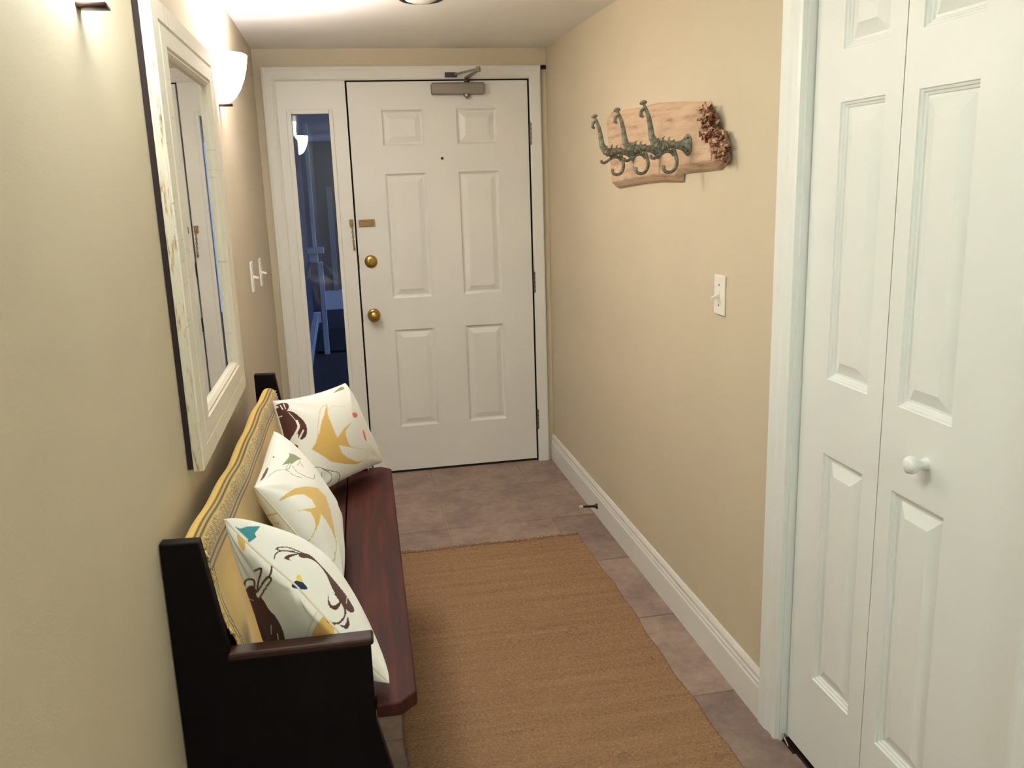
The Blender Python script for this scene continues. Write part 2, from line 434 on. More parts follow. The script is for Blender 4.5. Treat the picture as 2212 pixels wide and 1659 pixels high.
# closer
dc = empty('door_closer', (.987, -.001, 1.99), 'grey hydraulic door closer with folding arm at the top of the entry door', 'door closer')
bd = MB().box(.852, 1.120, -.052, -.001, 1.964, 2.020).build('body', M['closergrey'], dc, .009, 3, smooth=True)
MB().lathe([(.016, 0), (.016, .010), (.010, .014), (.007, .022), (0, .022)], (1.030, -.028, 1.965), (0, 0, -1), 18).build('pinion_cap', M['nickel'], dc, smooth=True)
MB().lathe([(.014, 0), (.014, .012), (.009, .014), (.009, .026)], (1.033, -.028, 2.019), (0, 0, 1), 18).build('pinion', M['closerdark'], dc, smooth=True)
ar = MB().prism([(-.012, 0), (.012, 0), (.009, 1), (-.009, 1)], lambda a, b_, d: (1.033+.022*b_+a, -.028-.235*b_, d+.008*b_), 2.040, 2.046)
ar.build('main_arm', M['closergrey'], dc)
e1, e2 = Vector((1.055, -.263, 2.056)), Vector((.972, -.030, 2.060))
MB().tube([e1, e1.lerp(e2, .5), e2], .0055, 8).lathe([(.011, -.012), (.011, .010)], e1, (0, 0, 1), 14).build('forearm', M['closergrey'], dc, smooth=True)
MB().box(.925, .985, -.030, -.020, 2.046, 2.070).box(.958, .984, -.042, -.030, 2.050, 2.066).build('arm_bracket', M['closerdark'], dc, .002, 1)
MB().box(1.419, 1.4445, -.016, -.0005, 2.082, 2.102).build('corner_clip', M['bronze'], None, .002, 1, label='small dark clip in the wall corner above the right end of the door frame', cat='clip', org=(1.43, -.008, 2.082))

# ------------------------------------------------------------------ closet: casing, jamb, bifold leaves
XC = 1.463
t2 = empty('trim_2', (W, CO0, 0), kind='structure')
pc = [(0, 0), (0, .017), (.006, .019), (.040, .017), (.050, .013), (.072, .012), (.078, .015), (.090, .013), (.092, 0)]
MB().prism(pc, lambda a, b_, d: (W-b_, -2.527-a, d), 0, 2.13).build('casing_jamb', M['closet'], t2)
MB().prism(pc, lambda a, b_, d: (W-b_, CO1-.092+a, d), 0, 2.13).build('casing_jamb', M['closet'], t2)
MB().box(W-.017, W, CO1-.0, CO0-.008, CTOP+.004, 2.13).build('casing_head', M['closet'], t2)
MB().box(W-.001, W+.10, CO0-.014, CO0-.004, 0, CTOP).box(W-.001, W+.10, CO1, CO1+.010, 0, CTOP).box(W-.001, W+.10, CO1, CO0-.004, CTOP-.012, CTOP).build('closet_jamb', M['closet'], t2)
D2 = empty('door_2', (XC, CO0, 0), 'white folding closet door of two panelled leaves', None, kind='structure')
fc = lambda u, v, d: (XC-d, u, v)
stepsC = [(0, 0), (.0015, -.004), (.006, -.005), (.0075, -.009), (.012, -.0105), (.0135, -.0135), (.019, -.0135), (.047, -.002), (.050, -.002)]
crow = [(.258, .866), (1.049, 1.676), (1.786, 1.952)]
for (u0, u1, p0, p1) in ((-2.963, -2.630, -2.906, -2.742), (-3.409, -2.966, -3.180, -3.014)):
    lf = slab_with_holes(fc, u0, u1, .020, CTOP-.016, [(p0, p1)], crow).build('leaf', M['closet'], D2)
    for r_ in crow:
        raised_panel(fc, p0, p1, r_[0], r_[1], stepsC).build('panel', M['closet'], lf)
    if p0 < -3.0:
        MB().lathe([(.013, 0), (.012, .004), (.009, .010), (.010, .018), (.0165, .026), (.0185, .034), (.0165, .041), (.009, .0455), (0, .046)], (XC, -3.117, .957), (-1, 0, 0)).build('knob', M['closet'], lf, smooth=True, label='round white knob')
MB().box(XC-.004, XC+.03, CO1+.01, CO0-.016, 0, .010).box(XC-.012, XC-.002, CO0-.075, CO0-.016, 0, .004).build('floor_track', M['bronze'], D2)
MB().tube([(XC-.003, CO0-.016, .012), (XC-.010, CO0-.022, .024), (XC-.014, CO0-.03, .02), (XC-.012, CO0-.05, .006)], .003, 8).build('pivot_bracket', M['nickel'], D2, smooth=True)

# ------------------------------------------------------------------ outside the sidelight: dusk-lit porch
sg('floor_porch', MB().box(-1.5, 4, .14, 7.6, -.12, -.05), M['porchfloor'])
sg('ceiling_porch', MB().box(-1.5, 1.4, .14, 7.6, 2.12, 2.2), M['porchwhite'])
sg('wall_porch', MB().box(-.5, -.03, .14, 6.1, -.06, 2.12).box(-.5, 1.0, 7.3, 7.4, -.06, 2.12), M['porchwall'])
sg('trim_3', MB().box(-.03, .02, 1.0, 6.1, -.06, .07).box(-.03, .05, 6.1, 6.2, -.06, .07).box(.05, 1.0, 7.24, 7.3, -.06, .2), M['porchwhite'])
MB().box(.05, .55, 4.05, 5.45, -.05, -.03).build('door_mat', M['mat'], None, .004, 1, label='dark mat on the porch floor outside the sidelight', cat='mat', org=(.3, 4.7, -.05))
pp = empty('porch_post', (.11, 4.0, -.05), 'pale post with a rail cap on the dusky porch, seen through the sidelight', 'post')
MB().box(.085, .125, 3.98, 4.02, .98, 2.12).build('shaft', M['porchwhite'], pp, .004, 1)
MB().box(.03, .19, 3.90, 4.10, .93, .98).box(.05, .13, 3.94, 4.06, .84, .93).build('rail_cap', M['porchwhite'], pp, .006, 2)
MB().box(.12, .17, 3.97, 4.03, -.05, .84).build('lower_post', M['porchwhite'], pp, .004, 1)
MB().box(.215, .285, 7.22, 7.30, .2, 1.55).build('downpipe', M['porchgrey'], None, .01, 2, label='pale vertical downpipe on the far porch wall, seen through the sidelight', cat='pipe', org=(.25, 7.26, .2))

# ------------------------------------------------------------------ ceiling light
c_l = empty('ceiling_light', (.707, -1.185, H), 'round recessed ceiling light with dark rim near the top of the picture', 'ceiling light')
MB().lathe([(.062, -.001), (.066, .004), (.074, .007), (.080, .004), (.082, -.001)], (.707, -1.185, H), (0, 0, -1), 40, cap=False).build('trim_ring', M['bronze'], c_l, smooth=True)
MB().lathe([(.064, -.002), (.058, .006), (.036, .014), (.0, .018)], (.707, -1.185, H), (0, 0, -1), 40, cap=False).build('lens', M['plate'], c_l, smooth=True)

def added_hall_lamp():
    r = empty('added_hall_lamp', (.72, -5.7, H), 'unseen flush frosted ceiling lamp, added behind the viewer to brighten the hall', 'ceiling light')
    MB().lathe([(.15, 0), (.15, .018), (.13, .022), (.0, .022)], (.72, -5.7, H), (0, 0, -1), 36, cap=False).build('canopy', M['bronze'], r, smooth=True)
    MB().lathe([(.13, .02), (.125, .045), (.10, .075), (.05, .092), (0, .096)], (.72, -5.7, H), (0, 0, -1), 36, cap=False).build('glass_dome', glow('added_lamp_glow', COL_ADDED, ADDED_LAMP), r, smooth=True)
added_hall_lamp()

# ------------------------------------------------------------------ wall sconces
def sconce(y, zb, bowl, bulb, col, label):
    r = empty('wall_sconce', (0, y, zb), label, 'wall lamp', 'frosted bowl sconces on the left wall')
    prof = [(.0, .004), (.030, .006), (.052, .022), (.070, .048), (.084, .080), (.094, .115), (.100, .152)]
    n = 30; k = len(prof); mb = MB()
    v = []
    for rr_, h in prof+[(q[0]-.004 if q[0] else 0, q[1]+.003) for q in prof[::-1]]:
        for j in range(n+1):
            th = -math.pi/2+math.pi*j/n
            v.append((.002+max(rr_, .0008)*math.cos(th), y+max(rr_, .0008)*math.sin(th), zb+h))
    m_ = n+1
    mb.add(v, [(i*m_+j, i*m_+j+1, (i+1)*m_+j+1, (i+1)*m_+j) for i in range(2*k-1) for j in range(n)])
    mb.build('glass_bowl', glow('frosted_glow', col, bowl), r, smooth=True, label='glowing frosted glass half bowl')
    MB().box(.0, .006, y-.045, y+.045, zb+.02, zb+.15).build('wall_plate', M['bronze'], r, .002, 1)
    b_ = MB().box(.0, .042, y-.016, y+.016, zb-.004, zb+.004)
    b_.build('bracket', M['bronze'], r, .001, 1, smooth=True)
    cx = .045
    ld = bpy.data.lights.new('bulb', 'POINT'); ld.energy = bulb; ld.color = col; ld.shadow_soft_size = .022
    lo = bpy.data.objects.new('bulb', ld); C.objects.link(lo); lo.parent = r; lo.location = (cx, 0, .128)
    return r
sconce(-1.48, 1.802, BOWL_FAR, BULB_FAR, COL_FAR, 'lit bowl sconce on the left wall between mirror and entry door')
sconce(-3.10, 1.802, BOWL_NEAR, BULB_NEAR, COL_NEAR, 'lit bowl sconce at the top left corner of the picture, nearer than the mirror')

# ------------------------------------------------------------------ mirror
mr_ = empty('wall_mirror', (0, -2.29, .945), 'tall wall mirror in a distressed white wooden frame above the bench', 'mirror')
MR_TURN = -.0072
Y0, Y1, Z0, Z1 = -2.705, -1.875, .945, 1.905
y0, y1, z0, z1 = -2.555, -1.995, 1.047, 1.807
def frame_board(name, quad, mat, x0=.012, x1=.034):
    """mitred board: outer a,b inner c,d as (y,z); stepped face"""
    a, b_, c_, d_ = [np.array(q, float) for q in quad]      # a,b outer edge, c,d inner edge (b->c, a->d)
    mb = MB()
    L = lambda t: (a+(d_-a)*t, b_+(c_-b_)*t)
    prof = [(0, x0), (0, x1-.002), (.02, x1), (.40, x1), (.44, x1-.004), (.48, x1), (.84, x1), (.88, x1-.005), (.93, x1-.003), (1.0, x1-.010), (1.0, x0)]
    v = []
    for t, x in prof:
        p, q = L(t); v.append((x, p[0], p[1])); v.append((x, q[0], q[1]))
    n = len(prof)
    f = [(2*i, 2*i+1, (2*i+3) % (2*n), (2*i+2) % (2*n)) for i in range(n)]
    f += [tuple(range(0, 2*n, 2)), tuple(range(1, 2*n, 2))[::-1]]
    mb.add(v, f); return mb.build(name, mat, mr_)
frame_board('frame_board', [(Y0, Z0), (Y0, Z1), (y0, z1), (y0, z0)], M['frame'])
frame_board('frame_board', [(Y1, Z1), (Y1, Z0), (y1, z0), (y1, z1)], M['frame'])
frame_board('frame_board', [(Y0, Z1), (Y1, Z1), (y1, z1), (y0, z1)], M['frameh'])
frame_board('frame_board', [(Y1, Z0), (Y0, Z0), (y0, z0), (y1, z0)], M['frameh'])
MB().box(.013, .031, Y0-.003, Y0+.001, Z0+.002, Z1-.002).build('worn_edge', M['frameedge'], mr_)
MB().box(.001, .012, Y0-.002, Y1-.006, Z0+.006, Z1-.004).build('backing_and_shade', M['backing_and_shade'], mr_)  # dark backing set flush; its colour also paints the shadow gap at the wall
MB().box(.0125, .018, y0-.01, y1+.01, z0-.01, z1+.01).build('mirror_glass', M['mirror'], mr_)
mr_.rotation_euler = (0, 0, MR_TURN); mr_.location.x = .83/2*abs(MR_TURN)

# ------------------------------------------------------------------ switches
def switch(org, nrm, label, group=None, pos=0.0):
    """toggle switch plate, org on the wall, nrm +1 faces +x, -1 faces -x"""
    r = empty('light_switch', org, label, 'light switch', group)
    x, y, z = org; s = nrm
    mb = MB().box(x, x+s*.006, y-.036, y+.036, z-.059, z+.059)
    mb.build('plate', M['plate'], r, .0025, 2)
    MB().box(x+s*.0055, x+s*.0075, y-.006, y+.006, z-.013, z+.013).build('toggle_slot', M['plate'], r, .0005, 1)
    up = pos
    MB().prism([(-.005, -.006), (.005, -.006), (.0035, .006), (-.0035, .006)], lambda a, b_, d: (x+s*(.006+.011+b_*1.9+0*d), y+d, z+a*1.1+(up*(b_+.006))), -.004, .004).build('toggle', M['plate'], r, .001, 1)
    for dz in (-.03, .03):
        MB().lathe([(.003, 0), (.003, .0012), (0, .0014)], (x+s*.006, y, z+dz), (s, 0, 0), 10).build('screw', M['nickel'], r)
    return r
switch((W, -2.176, 1.183), -1, 'single white light switch on the right wall beside the closet', None, -.7)
switch((0, -1.00, 1.196), 1, 'white switch plate on the left wall, the one nearer the mirror', 'switches by the entry', -.5)
switch((0, -.62, 1.180), 1, 'white switch plate on the left wall, the one nearer the entry door', 'switches by the entry', -.5)

# ------------------------------------------------------------------ door stop on the baseboard
ds = empty('door_bumper', (W-.015, -.905, .05), 'dark rigid door stop with white tip on the right baseboard', 'door stop')
o0 = (W-.0148, -.905, .052); ax = (-.99, -.10, .10)
MB().lathe([(.014, 0), (.013, .004), (.007, .011), (.0055, .022), (.005, .072), (.0045, .074)], o0, ax, 16).build('stem', M['bronze'], ds, smooth=True)
MB().lathe([(.0062, .072), (.0068, .078), (.0062, .088), (0, .089)], o0, ax, 16).build('rubber_tip', M['rubber'], ds, smooth=True)

# ------------------------------------------------------------------ coat rack
XB = W-.034
cr = empty('coat_rack', (W, -1.7, 1.50), 'rustic live-edge plank coat rack on the right wall', 'coat rack')
# front outline (y,z): straight at the far end, notch below, ragged bark at the near end
top = [(-1.155, 1.765), (-1.40, 1.755), (-1.65, 1.752), (-1.85, 1.738), (-2.02, 1.722), (-2.085, 1.718)]
near = [(-2.125, 1.690), (-2.150, 1.672), (-2.135, 1.652), (-2.168, 1.640), (-2.215, 1.636), (-2.238, 1.612), (-2.228, 1.590), (-2.245, 1.570)]
near = [(yy_+.03*(1 if yy_ < -2.13 else .4), zz_) for yy_, zz_ in near]
bot = [(-2.17, 1.568), (-1.95, 1.562), (-1.893, 1.560), (-1.886, 1.534), (-1.70, 1.536), (-1.55, 1.532), (-1.40, 1.524), (-1.22, 1.514)]
out = top+near+bot
ctr = np.mean(np.array(out), 0)
ring = lambda s, x: [(x, ctr[0]+(p[0]-ctr[0])*s[0], ctr[1]+(p[1]-ctr[1])*s[1]) for p in out]
def slab_ring(x, dt, db, dn):
    r = []
    for i, (yy, zz) in enumerate(out):
        if i < len(top): r.append((x, yy, zz+dt))
        elif i < len(top)+len(near): r.append((x, yy-dn, zz))
        else: r.append((x, yy, zz-db))
    return r
R0, R1, R2 = slab_ring(W-.001, .022, .026, .018), slab_ring(W-.016, .012, .018, .010), slab_ring(XB, -.010, 0, -.004)
mb = MB().rings([R0, R1, R2]); mb.f.append(tuple(range(len(out)))[::-1])
mb.build('plank', M['slab'], cr, .003, 1)
# ragged bark: crust lumps along the near edge
bk = MB(); rr = random.Random(4)
path = [(-2.085, 1.712), (-2.115, 1.695), (-2.130, 1.672), (-2.122, 1.652), (-2.150, 1.640), (-2.188, 1.630), (-2.206, 1.612), (-2.206, 1.592), (-2.212, 1.572)]
for i in range(len(path)-1):
    for t in np.linspace(0, 1, 9):
        for q in range(4):
            yy = path[i][0]*(1-t)+path[i+1][0]*t+rr.uniform(-.040, .022); zz = path[i][1]*(1-t)+path[i+1][1]*t+rr.uniform(-.016, .014)
            s = rr.uniform(.006, .015); x = W-rr.uniform(.014, .040)
            v = [(x+rr.uniform(-s, s)*.8, yy+rr.uniform(-s, s)*1.4, zz+rr.uniform(-s, s)) for _ in range(6)]
            bm = bmesh.new()
            for p_ in v: bm.verts.new(p_)
            try:
                bmesh.ops.convex_hull(bm, input=bm.verts)
                bm.verts.index_update()
                bk.add([tuple(q_.co) for q_ in bm.verts], [tuple(z_.index for z_ in f_.verts) for f_ in bm.faces])
            except Exception: pass
            bm.free()
tag(bk.build('bark_edge', M['bark'], cr, label='crumbling bark on the near edge'), kind='stuff')
def spline(pts, n=8):
    P = [np.array(p, float) for p in pts]; P = [2*P[0]-P[1]]+P+[2*P[-1]-P[-2]]; o = []
    for i in range(1, len(P)-2):
        for t in np.linspace(0, 1, n, endpoint=False):
            a, b_, c_, d_ = P[i-1], P[i], P[i+1], P[i+2]
            o.append(.5*((2*b_)+(c_-a)*t+(2*a-5*b_+4*c_-d_)*t*t+(3*b_-a-3*c_+d_)*t**3))
    o.append(P[-2]); return o
def hook(y, label):
    """cast hook in the plane y: outward distance e from the plank, height h above 1.62"""
    r = empty('coat_hook', (XB, y, 1.62), label, 'coat hook', 'swan neck hooks on the plank')
    Pt = lambda e, h, dy=0: (XB-e, y+dy, 1.62+h)
    MB().lathe([(.030, 0), (.033, .003), (.030, .006), (.019, .016), (.013, .028), (.011, .040), (.010, .05)], Pt(.0002, .0), (-1, 0, 0), 26).build('rosette', M['iron'], r, smooth=True)
    for dz in (-.017, .020):
        MB().lathe([(.0035, 0), (.0035, .002), (0, .003)], Pt(.008, dz, -.018), (-.6, -.8, 0), 10).build('screw', M['bronze'], r)
    pts = spline([(.034, .000), (.062, .003), (.085, -.002), (.104, .006), (.116, .026), (.121, .055), (.127, .085), (.136, .108), (.142, .120)])
    rad = np.interp(np.linspace(0, 1, len(pts)), [0, .12, .3, .42, .55, .75, .9, 1], [.010, .0125, .0145, .0125, .0095, .0065, .005, .0045])
    rad = [a*(1+.10*math.sin(i*1.7)*(i < 34)) for i, a in enumerate(rad)]
    MB().tube([Pt(*p_) for p_ in pts], rad, 12).build('neck', M['iron'], r, smooth=True)
    f = MB().lathe([(.004, 0), (.011, .004), (.012, .008), (.006, .013), (0, .014)], Pt(.142, .118), (-.25, 0, 1), 16)
    f.tube([Pt(.139, .110), Pt(.150, .100), Pt(.151, .088), Pt(.143, .084)], [.004, .006, .0065, .004], 8)
    f.build('finial', M['iron'], r, smooth=True)
    lo = spline([(.050, -.006), (.043, -.022), (.037, -.044), (.040, -.064), (.052, -.077), (.068, -.078), (.079, -.068), (.077, -.058)])
    MB().tube([Pt(*p_) for p_ in lo], list(np.linspace(.0062, .0052, len(lo))), 10).build('lower_hook', M['iron'], r, smooth=True)
    arc = spline([(.046, -.030), (.056, -.019), (.072, -.017), (.090, -.026), (.106, -.036), (.118, -.034), (.120, -.026)])
    MB().tube([Pt(*p_) for p_ in arc], list(np.linspace(.0055, .0048, len(arc))), 10).build('scroll', M['iron'], r, smooth=True)
    # vine twisted round the stem
    vv = [Pt(.045+.05*t, .0145*math.cos(9*t), .0145*math.sin(9*t)) for t in np.linspace(0, 1, 26)]
    lf = MB().tube(vv, .0028, 6)
    for e, h in ((.060, .016), (.078, .018), (.097, .014)):
        lf.tube([Pt(e, h-.006), Pt(e+.004, h+.004), Pt(e-.003, h+.009)], [.004, .003, .0008], 6)
    lf.build('vine', M['iron'], r, smooth=True)
    return r
for y_, l_ in ((-1.48, 'verdigris iron coat hook, the one nearest the entry door'), (-1.74, 'verdigris iron coat hook, the middle one of three'), (-1.995, 'verdigris iron coat hook with bare rosette, the one nearest the closet')):
    hook(y_, l_)

# ------------------------------------------------------------------ jute rug
RX0, RX1, RY0, RY1 = .430, 1.292, -3.45, -1.098
rg = empty('jute_rug', ((RX0+RX1)/2, (RY0+RY1)/2, 0), 'long woven jute runner on the tile floor beside the bench', 'rug')
nx, ny = 170, 1000
gx = np.linspace(0, 1, nx); gy = np.linspace(0, 1, ny)
GX, GY = np.meshgrid(gx, gy)
pitch = .0115
Yc = RY0+(RY1-RY0)*GY; Xc = RX0+(RX1-RX0)*GX
row = (Yc-RY0)/pitch
wob = .004*np.sin(Yc*7+1)*GX+.003*np.sin(Yc*23)
jit = np.interp(np.arange(ny), np.arange(ny), rng.randn(ny)*.0006)[:, None]
zz = .006+.0030*np.abs(np.sin(np.pi*row))+.0011*np.sin(2*np.pi*Xc/.0145+np.pi*np.floor(row))+.0006*rng.randn(ny, nx)
zz += .0012*np.sin(Yc*9+Xc*3)
edge = np.minimum(np.minimum(GX, 1-GX)*(RX1-RX0), np.minimum(GY, 1-GY)*(RY1-RY0))
zz = np.where(edge < .004, .001, zz)
XX = Xc+np.where(GX > .5, 1, -1)*(np.abs(GX-.5)*2)**8*(.003*np.sin(np.pi*row*2)+wob)
YY = Yc+.004*np.sin(Xc*17+np.sin(Yc*3))*(1)+(GY == 1)*0
vv = np.stack([XX, YY, zz], -1).reshape(-1, 3)-np.array(rg.location)
idx = np.arange(nx*ny).reshape(ny, nx)
ff = np.stack([idx[:-1, :-1], idx[:-1, 1:], idx[1:, 1:], idx[1:, :-1]], -1).reshape(-1, 4)
def np_mesh(name, v, f, mat, parent, smooth=True):
    me = bpy.data.meshes.new(name)
    me.vertices.add(len(v)); me.vertices.foreach_set('co', np.ascontiguousarray(v, dtype=np.float32).ravel())
    me.loops.add(f.size); me.loops.foreach_set('vertex_index', np.ascontiguousarray(f, dtype=np.int32).ravel())
    me.polygons.add(len(f)); me.polygons.foreach_set('loop_start', np.arange(0, f.size, f.shape[1], dtype=np.int32))
    me.update(calc_edges=True); me.validate()
    if smooth: me.shade_smooth()
    me.materials.append(mat)
    o = bpy.data.objects.new(name, me); C.objects.link(o)
    if parent: o.parent = parent
    return o
tag(np_mesh('weave', vv, ff, M['jute'], rg), kind='stuff')
fr = MB(); r5 = random.Random(5)
for i in range(150):
    x = RX0+.006+(RX1-RX0-.012)*i/149+r5.uniform(-.002, .002); y = RY1+.004*math.sin(x*17)-.004
    l = r5.uniform(.012, .030); a = r5.uniform(-.010, .010)
    fr.tube([(x, y, .007), (x+a*.5, y+l*.5, .008+r5.uniform(-.002, .005)), (x+a, y+l, .003)], [.0036, .003, .0016], 5)
tag(fr.build('fringe', M['jute'], rg, smooth=True), kind='stuff')
for (x, y, a, l) in ((1.02, -1.92, .3, .045), (.86, -1.80, .2, .03), (.985, -2.60, -.2, .04), (.47, -2.02, .9, .05), (1.22, -2.17, .4, .03)):
    pts = [(x+l*t*math.cos(a), y+l*t*math.sin(a), .010+.012*math.sin(math.pi*t)) for t in np.linspace(0, 1, 7)]
    MB().tube(pts, .0018, 6).build('loose_thread', M['jute'], rg, smooth=True)

# ------------------------------------------------------------------ bench (local: x from the back, y along, z up)
BL = 1.478
bn = empty('bench', (.002, -3.052, 0), 'dark wooden pew bench with slanted end posts against the left wall', 'bench', rz=-math.atan2(.034, 1.45))
endp = [(.000, 0), (.383, 0), (.381, .40), (.354, .52), (.354, .686), (.098, .686), (.098, .700), (.067, .922), (.000, .924)]
for yy in (0, BL-.028):
    ep = MB().prism(endp, lambda a, b_, d: (a, d, b_), yy, yy+.028).build('end_panel', M['benchend'], bn, .003, 2)
    MB().box(.094, .360, yy-.004, yy+.034, .685, .700).build('arm_rest', M['benchcap'], ep, .005, 2)
# seat: two boards with clipped corners on the front one
def seat(poly): return MB().prism(poly, lambda a, b_, d: (a, b_, d), .527, .557)
seat([(.105, .029), (.283, .029), (.283, BL-.029), (.105, BL-.029)]).build('seat_plank', M['bench'], bn, .003, 2)
seat([(.286, .029), (.356, .029), (.356, .000), (.404, .000), (.436, .032), (.436, BL-.032), (.404, BL), (.356, BL), (.356, BL-.029), (.286, BL-.029)]).build('seat_plank', M['bench'], bn, .004, 2)
# slanted back of three boards
def bk_pt(t): return (.058+.048*(1-t), .545+.318*t)   # front face of the back at height fraction t
for t0, t1 in ((0, .325), (.335, .66), (.67, 1.0)):
    a, b_ = bk_pt(t0), bk_pt(t1)
    MB().prism([(a[0], a[1]), (b_[0], b_[1]), (b_[0]-.022, b_[1]), (a[0]-.022, a[1])], lambda p_, q_, d: (p_, d, q_), .028, BL-.028).build('back_board', M['bench'], bn, .002, 1)
MB().box(.330, .350, .029, BL-.029, .44, .527).build('front_apron', M['bench'], bn, .002, 1)
MB().box(.10, .12, .029, BL-.029, .12, .24).build('stretcher', M['bench'], bn, .002, 1)
bpy.context.view_layer.update()
BM = np.array(bn.matrix_world)
def bw(P):  # bench local -> world
    P = np.asarray(P, float); return P@BM[:3, :3].T+BM[:3, 3]

# ------------------------------------------------------------------ printed cloth
def inside(px, poly):
    poly = np.asarray(poly, float); x, y = px[:, 0], px[:, 1]; r = np.zeros(len(px), bool); n = len(poly)
    for i in range(n):
        (x0, y0_), (x1, y1_) = poly[i], poly[(i+1) % n]
        c = ((y0_ > y) != (y1_ > y))
        if y1_ != y0_: r ^= c & (x < (x1-x0)*(y-y0_)/(y1_-y0_)+x0)
    return r
def near_line(px, pts, wd):
    pts = np.asarray(pts, float); d = np.full(len(px), 1e9)
    for a, b_ in zip(pts[:-1], pts[1:]):
        ab = b_-a; t = np.clip(((px-a)@ab)/(ab@ab+1e-9), 0, 1)
        d = np.minimum(d, np.hypot(*(px-a-t[:, None]*ab).T))
    return d < wd/2
def smooth_poly(pts, n=4):
    P = [np.array(p_, float) for p_ in pts]; k = len(P); o = []
    for i in range(k):
        a, b_, c_, d_ = P[i-1], P[i], P[(i+1) % k], P[(i+2) % k]
        for t in np.linspace(0, 1, n, endpoint=False):
            o.append(.5*((2*b_)+(c_-a)*t+(2*a-5*b_+4*c_-d_)*t*t+(3*b_-a-3*c_+d_)*t**3))
    return o
WHITE = lin(236, 234, 226); YEL = lin(220, 182, 104); BRN = lin(84, 50, 44); TEAL = lin(60, 140, 148); GRN = lin(136, 146, 110)
LINE = lin(112, 112, 80); CORAL = lin(224, 120, 92); NAVY = lin(30, 52, 92); OLIVE = lin(196, 180, 80); LEMON = lin(232, 206, 96)

def pillow(name, corners, thick, label, group, prints=(), sag=(0, 0, 0), n=230, back=(), side=1, puff=(1.0, 1.0), wr=.0038):
    """square cushion: corners TL,TR,BR,BL (world), puffed both ways; prints are (kind, points, colour, width) given where
    the photograph shows them on that side of the cloth"""
    TL, TR, BR, BL_ = [np.array(c_, float) for c_ in corners]
    u = np.sin(np.linspace(-1, 1, n)*math.pi/2*.999); u = u/u[-1]; U, V = np.meshgrid(u, u)      # V=-1 top
    a, b_ = (U+1)/2, (V+1)/2
    # seam outline pulls in between the corners
    pin = .07
    a2 = .5+(a-.5)*(1-pin*(1-V**2)*np.abs(U)**2); b2 = .5+(b_-.5)*(1-pin*(1-U**2)*np.abs(V)**2)
    base = ((1-a2)*(1-b2))[..., None]*TL+(a2*(1-b2))[..., None]*TR+(a2*b2)[..., None]*BR+((1-a2)*b2)[..., None]*BL_
    base = base+((1-U**2)*(1-V**2))[..., None]*np.array(sag)
    nr = np.cross(TR-TL, BL_-TL)+np.cross(BR-BL_, BR-TR); nr = nr/np.linalg.norm(nr)*side
    prof = ((1-U**2)*(1-V**2))**.36*(1+.12*(1-U**2)*(1-V**2))/1.12
    rs = np.random.RandomState(len(label)); wrk = np.zeros_like(U)
    for _ in range(14):
        k1, k2, ph = rs.uniform(-7, 7), rs.uniform(-7, 7), rs.uniform(0, 6.28)
        wrk += np.sin(k1*U+k2*V+ph)/14*2.2
    for (cu, cv) in ((-1, -1), (1, -1), (1, 1), (-1, 1)):      # creases running from each corner
        d = np.hypot(U-cu, V-cv); th = np.arctan2(V-cv, U-cu)
        wrk += .8*np.sin(th*11+cu)*np.exp(-((d-.45)/.32)**2)
    verts = []; faces = []; cols = []
    for s, pr, pf in ((1, prints, puff[0]), (-1, back, puff[1])):
        h = thick*pf*prof+wr*wrk*np.clip(prof, 0, .6)
        P = (base+(s*h)[..., None]*nr).reshape(-1, 3)
        px = pixels(P)
        col = np.tile(np.array(WHITE), (len(P), 1))
        for kind, pts, c_, wd in pr:
            msk = inside(px, smooth_poly(pts)) if kind == 'p' else (inside(px, pts) if kind == 'q' else near_line(px, spline(pts, 5), wd))
            col[msk] = c_
        off = len(verts)*n*n
        idx = np.arange(n*n).reshape(n, n)+off
        q = np.stack([idx[:-1, :-1], idx[:-1, 1:], idx[1:, 1:], idx[1:, :-1]], -1).reshape(-1, 4)
        if s == 1: q = q[:, ::-1]
        if side < 0: q = q[:, ::-1]
        verts.append(P); faces.append(q); cols.append(col)
    V_ = np.concatenate(verts); F_ = np.concatenate(faces)
    org = np.array([V_[:, 0].mean(), V_[:, 1].mean(), V_[:, 2].min()])
    root = empty(name, org, label, 'pillow', group)
    o = np_mesh('cover', V_-org, F_, M['linen'], root)
    at = o.data.color_attributes.new('print', 'FLOAT_COLOR', 'POINT')
    at.data.foreach_set('color', np.concatenate(cols).astype(np.float32).ravel())
    # piped seam
    e = [base[0, i] for i in range(0, n, 6)]+[base[i, -1] for i in range(0, n, 6)]+[base[-1, i] for i in range(n-1, 0, -6)]+[base[i, 0] for i in range(n-1, 0, -6)]
    sm = MB().tube([tuple(p_) for p_ in e], .0022, 6, True).build('seam', M['seam'], root, smooth=True)
    return root
M['seam'] = paint('cream_seam', lin(232, 220, 196), .9, 0, 1, .02)
def T(x0, y0_, s, *pts): return [(x0+a*s, y0_+b_*s) for a, b_ in pts]
A_ = lambda *p_: T(560, 820, .16873, *p_)
B_ = lambda *p_: T(530, 920, .21698, *p_)
C_ = lambda *p_: T(470, 1100, .19289, *p_)
